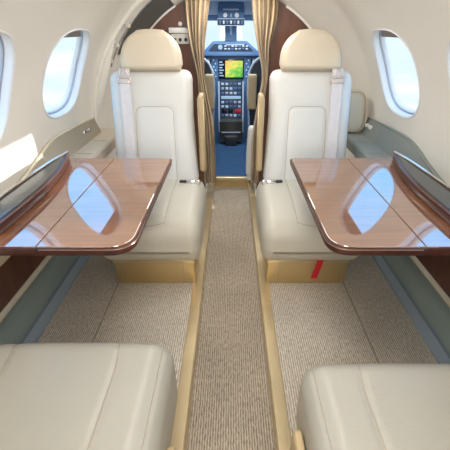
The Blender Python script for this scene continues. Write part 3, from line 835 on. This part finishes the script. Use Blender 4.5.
# pilot seats
def pilot_seat(s):
    t = thing('pilot_seat', 'black pilot seat with a tan armrest pad seen past the %s curtain' % ('left' if s < 0 else 'right'), 'seat', (s*.36, 3.2, .035))
    X = lambda u: s*u
    out = rounded_poly([(X(.165), .16), (X(.146), .60), (X(.155), .79), (X(.235), .895), (X(.42), .895), (X(.48), .80), (X(.49), .16)], [.03, .06, .09, .08, .08, .08, .03], 8)
    b = B(); prism(b, out, 3.10, 3.20, 'y', bev=.018, seg=3); obj('backrest', b, M['pilot'], t)
    b = B(); tube(b, [(X(u), 3.098, z) for u, z in [(.168, .30), (.160, .45), (.148, .60), (.149, .70), (.160, .785), (.188, .84), (.235, .882)]], .010, n=8); obj('edge_piping', b, M['ped_edge'], t)
    rb = rbox((min(X(.148), X(.222)), 3.03, .475), (max(X(.148), X(.222)), 3.085, .765), (.012, .02, .02), 14); obj('armrest', rb, M['tan'], t)
    b = B(); box(b, (min(X(.175), X(.20)), 3.085, .56), (max(X(.175), X(.20)), 3.105, .64), .003); obj('armrest_bracket', b, M['dark'], t)
    rb = rbox((min(X(.17), X(.54)), 3.18, .26), (max(X(.17), X(.48)), 3.55, .36), .03, 12); obj('seat_cushion', rb, M['pilot'], t)
    b = B(); box(b, (min(X(.22), X(.5)), 3.16, .035), (max(X(.22), X(.45)), 3.46, .27), .01); obj('base', b, M['dark'], t)
    b = B(); box(b, (min(X(.165), X(.185)), 3.10, .28), (max(X(.165), X(.185)), 3.12, .42), .004); obj('lever', b, M['ped_edge'] if s > 0 else M['dark'], t)
pilot_seat(-1); pilot_seat(1)

# ------------------------------------------------------------------ world: high-altitude sky with cloud below
W = bpy.data.worlds.new('sky'); S.world = W; W.use_nodes = True
nt = W.node_tree; nt.nodes.clear(); L = nt.links.new
o = nt.nodes.new('ShaderNodeOutputWorld'); bg = nt.nodes.new('ShaderNodeBackground'); tc = nt.nodes.new('ShaderNodeTexCoord')
sx = nt.nodes.new('ShaderNodeSeparateXYZ'); L(tc.outputs['Generated'], sx.inputs[0])
mr = nt.nodes.new('ShaderNodeMapRange'); mr.inputs['From Min'].default_value = -.5; mr.inputs['From Max'].default_value = .6; L(sx.outputs['Z'], mr.inputs['Value'])
r = nt.nodes.new('ShaderNodeValToRGB'); e = r.color_ramp.elements
e[0].position = 0; e[0].color = (.66, .82, .95, 1); e[1].position = 1; e[1].color = (.55, 1.15, 2.0, 1)
for p, c in ((.30, (.70, .86, .98)), (.42, (.68, .85, .99)), (.50, (.66, .84, .98)), (.60, (.55, 1.25, 1.8)), (.75, (.40, 1.25, 2.15))):
    x = e.new(p); x.color = (*c, 1)
L(mr.outputs[0], r.inputs['Fac'])
mp = nt.nodes.new('ShaderNodeMapping'); mp.inputs['Scale'].default_value = (2.2, 2.2, 9); L(tc.outputs['Generated'], mp.inputs['Vector'])
n = nt.nodes.new('ShaderNodeTexNoise'); n.inputs['Scale'].default_value = 2.2; n.inputs['Detail'].default_value = 6; L(mp.outputs[0], n.inputs['Vector'])
cr = nt.nodes.new('ShaderNodeValToRGB'); cr.color_ramp.elements[0].position = .45; cr.color_ramp.elements[1].position = .66; L(n.outputs['Fac'], cr.inputs['Fac'])
low = nt.nodes.new('ShaderNodeMapRange'); low.inputs['From Min'].default_value = .06; low.inputs['From Max'].default_value = -.08; low.inputs['To Max'].default_value = .8; L(sx.outputs['Z'], low.inputs['Value'])
mu = nt.nodes.new('ShaderNodeMath'); mu.operation = 'MULTIPLY'; L(cr.outputs['Color'], mu.inputs[0]); L(low.outputs[0], mu.inputs[1])
mx = nt.nodes.new('ShaderNodeMixRGB'); mx.inputs['Color2'].default_value = (.97, .98, 1, 1); L(mu.outputs[0], mx.inputs['Fac']); L(r.outputs['Color'], mx.inputs['Color1'])
L(mx.outputs[0], bg.inputs['Color']); bg.inputs['Strength'].default_value = 1.05; L(bg.outputs[0], o.inputs['Surface'])

# ------------------------------------------------------------------ lights
def light(name, kind, loc, energy, col=(1, 1, 1), size=None, rot=(0, 0, 0), **kw):
    l = bpy.data.lights.new(name, kind); l.energy = energy; l.color = col
    if kind == 'AREA':
        l.shape = 'RECTANGLE'; l.size, l.size_y = size
    for k, v in kw.items(): setattr(l, k, v)
    o = link(bpy.data.objects.new(name, l)); o.location = loc; o.rotation_euler = rot; return o
sun = light('sun', 'SUN', (3, 0, 3), 4.5, (1, .95, .88), angle=R(.6))
sun.rotation_euler = Vector((-1.4, -.40, -.31)).to_track_quat('-Z', 'Y').to_euler()
light('ceiling_fill', 'AREA', (0, .75, 1.385), 10, (1, .98, .95), (.35, 2.6))  # unseen fill added under the crown, no fixture modelled
light('aft_fill', 'AREA', (0, -1.1, 1.0), 16, (.98, .98, 1), (1.0, .7), (R(90), 0, 0))  # fill light added behind the camera, not a cabin fitting
light('cockpit_fill', 'AREA', (0, 3.25, 1.24), 8, (.9, .95, 1), (.7, .5))  # lamp added inside the cockpit to brighten the dash
light('forward_fill', 'AREA', (0, 2.2, 1.28), 3.5, (1, .96, .9), (.4, .25))  # small unseen area light added over the forward cabin

# ------------------------------------------------------------------ camera
cam = bpy.data.cameras.new('camera'); co = link(bpy.data.objects.new('camera', cam))
cam.sensor_width = 36; cam.lens = 330/450*36; cam.shift_x = -6/450; cam.clip_start = .02
co.location = (0, 0, 1.1); co.rotation_euler = (PI/2-math.atan(197/330), 0, 0)
S.camera = co
S.view_settings.view_transform = 'Standard'; S.view_settings.look = 'None'; S.view_settings.exposure = .28; S.view_settings.gamma = 1
S.cycles.max_bounces = 10; S.cycles.diffuse_bounces = 6; S.cycles.glossy_bounces = 5; S.cycles.transparent_max_bounces = 12
S.cycles.caustics_reflective = True; S.cycles.sample_clamp_indirect = 6; S.cycles.use_denoising = True
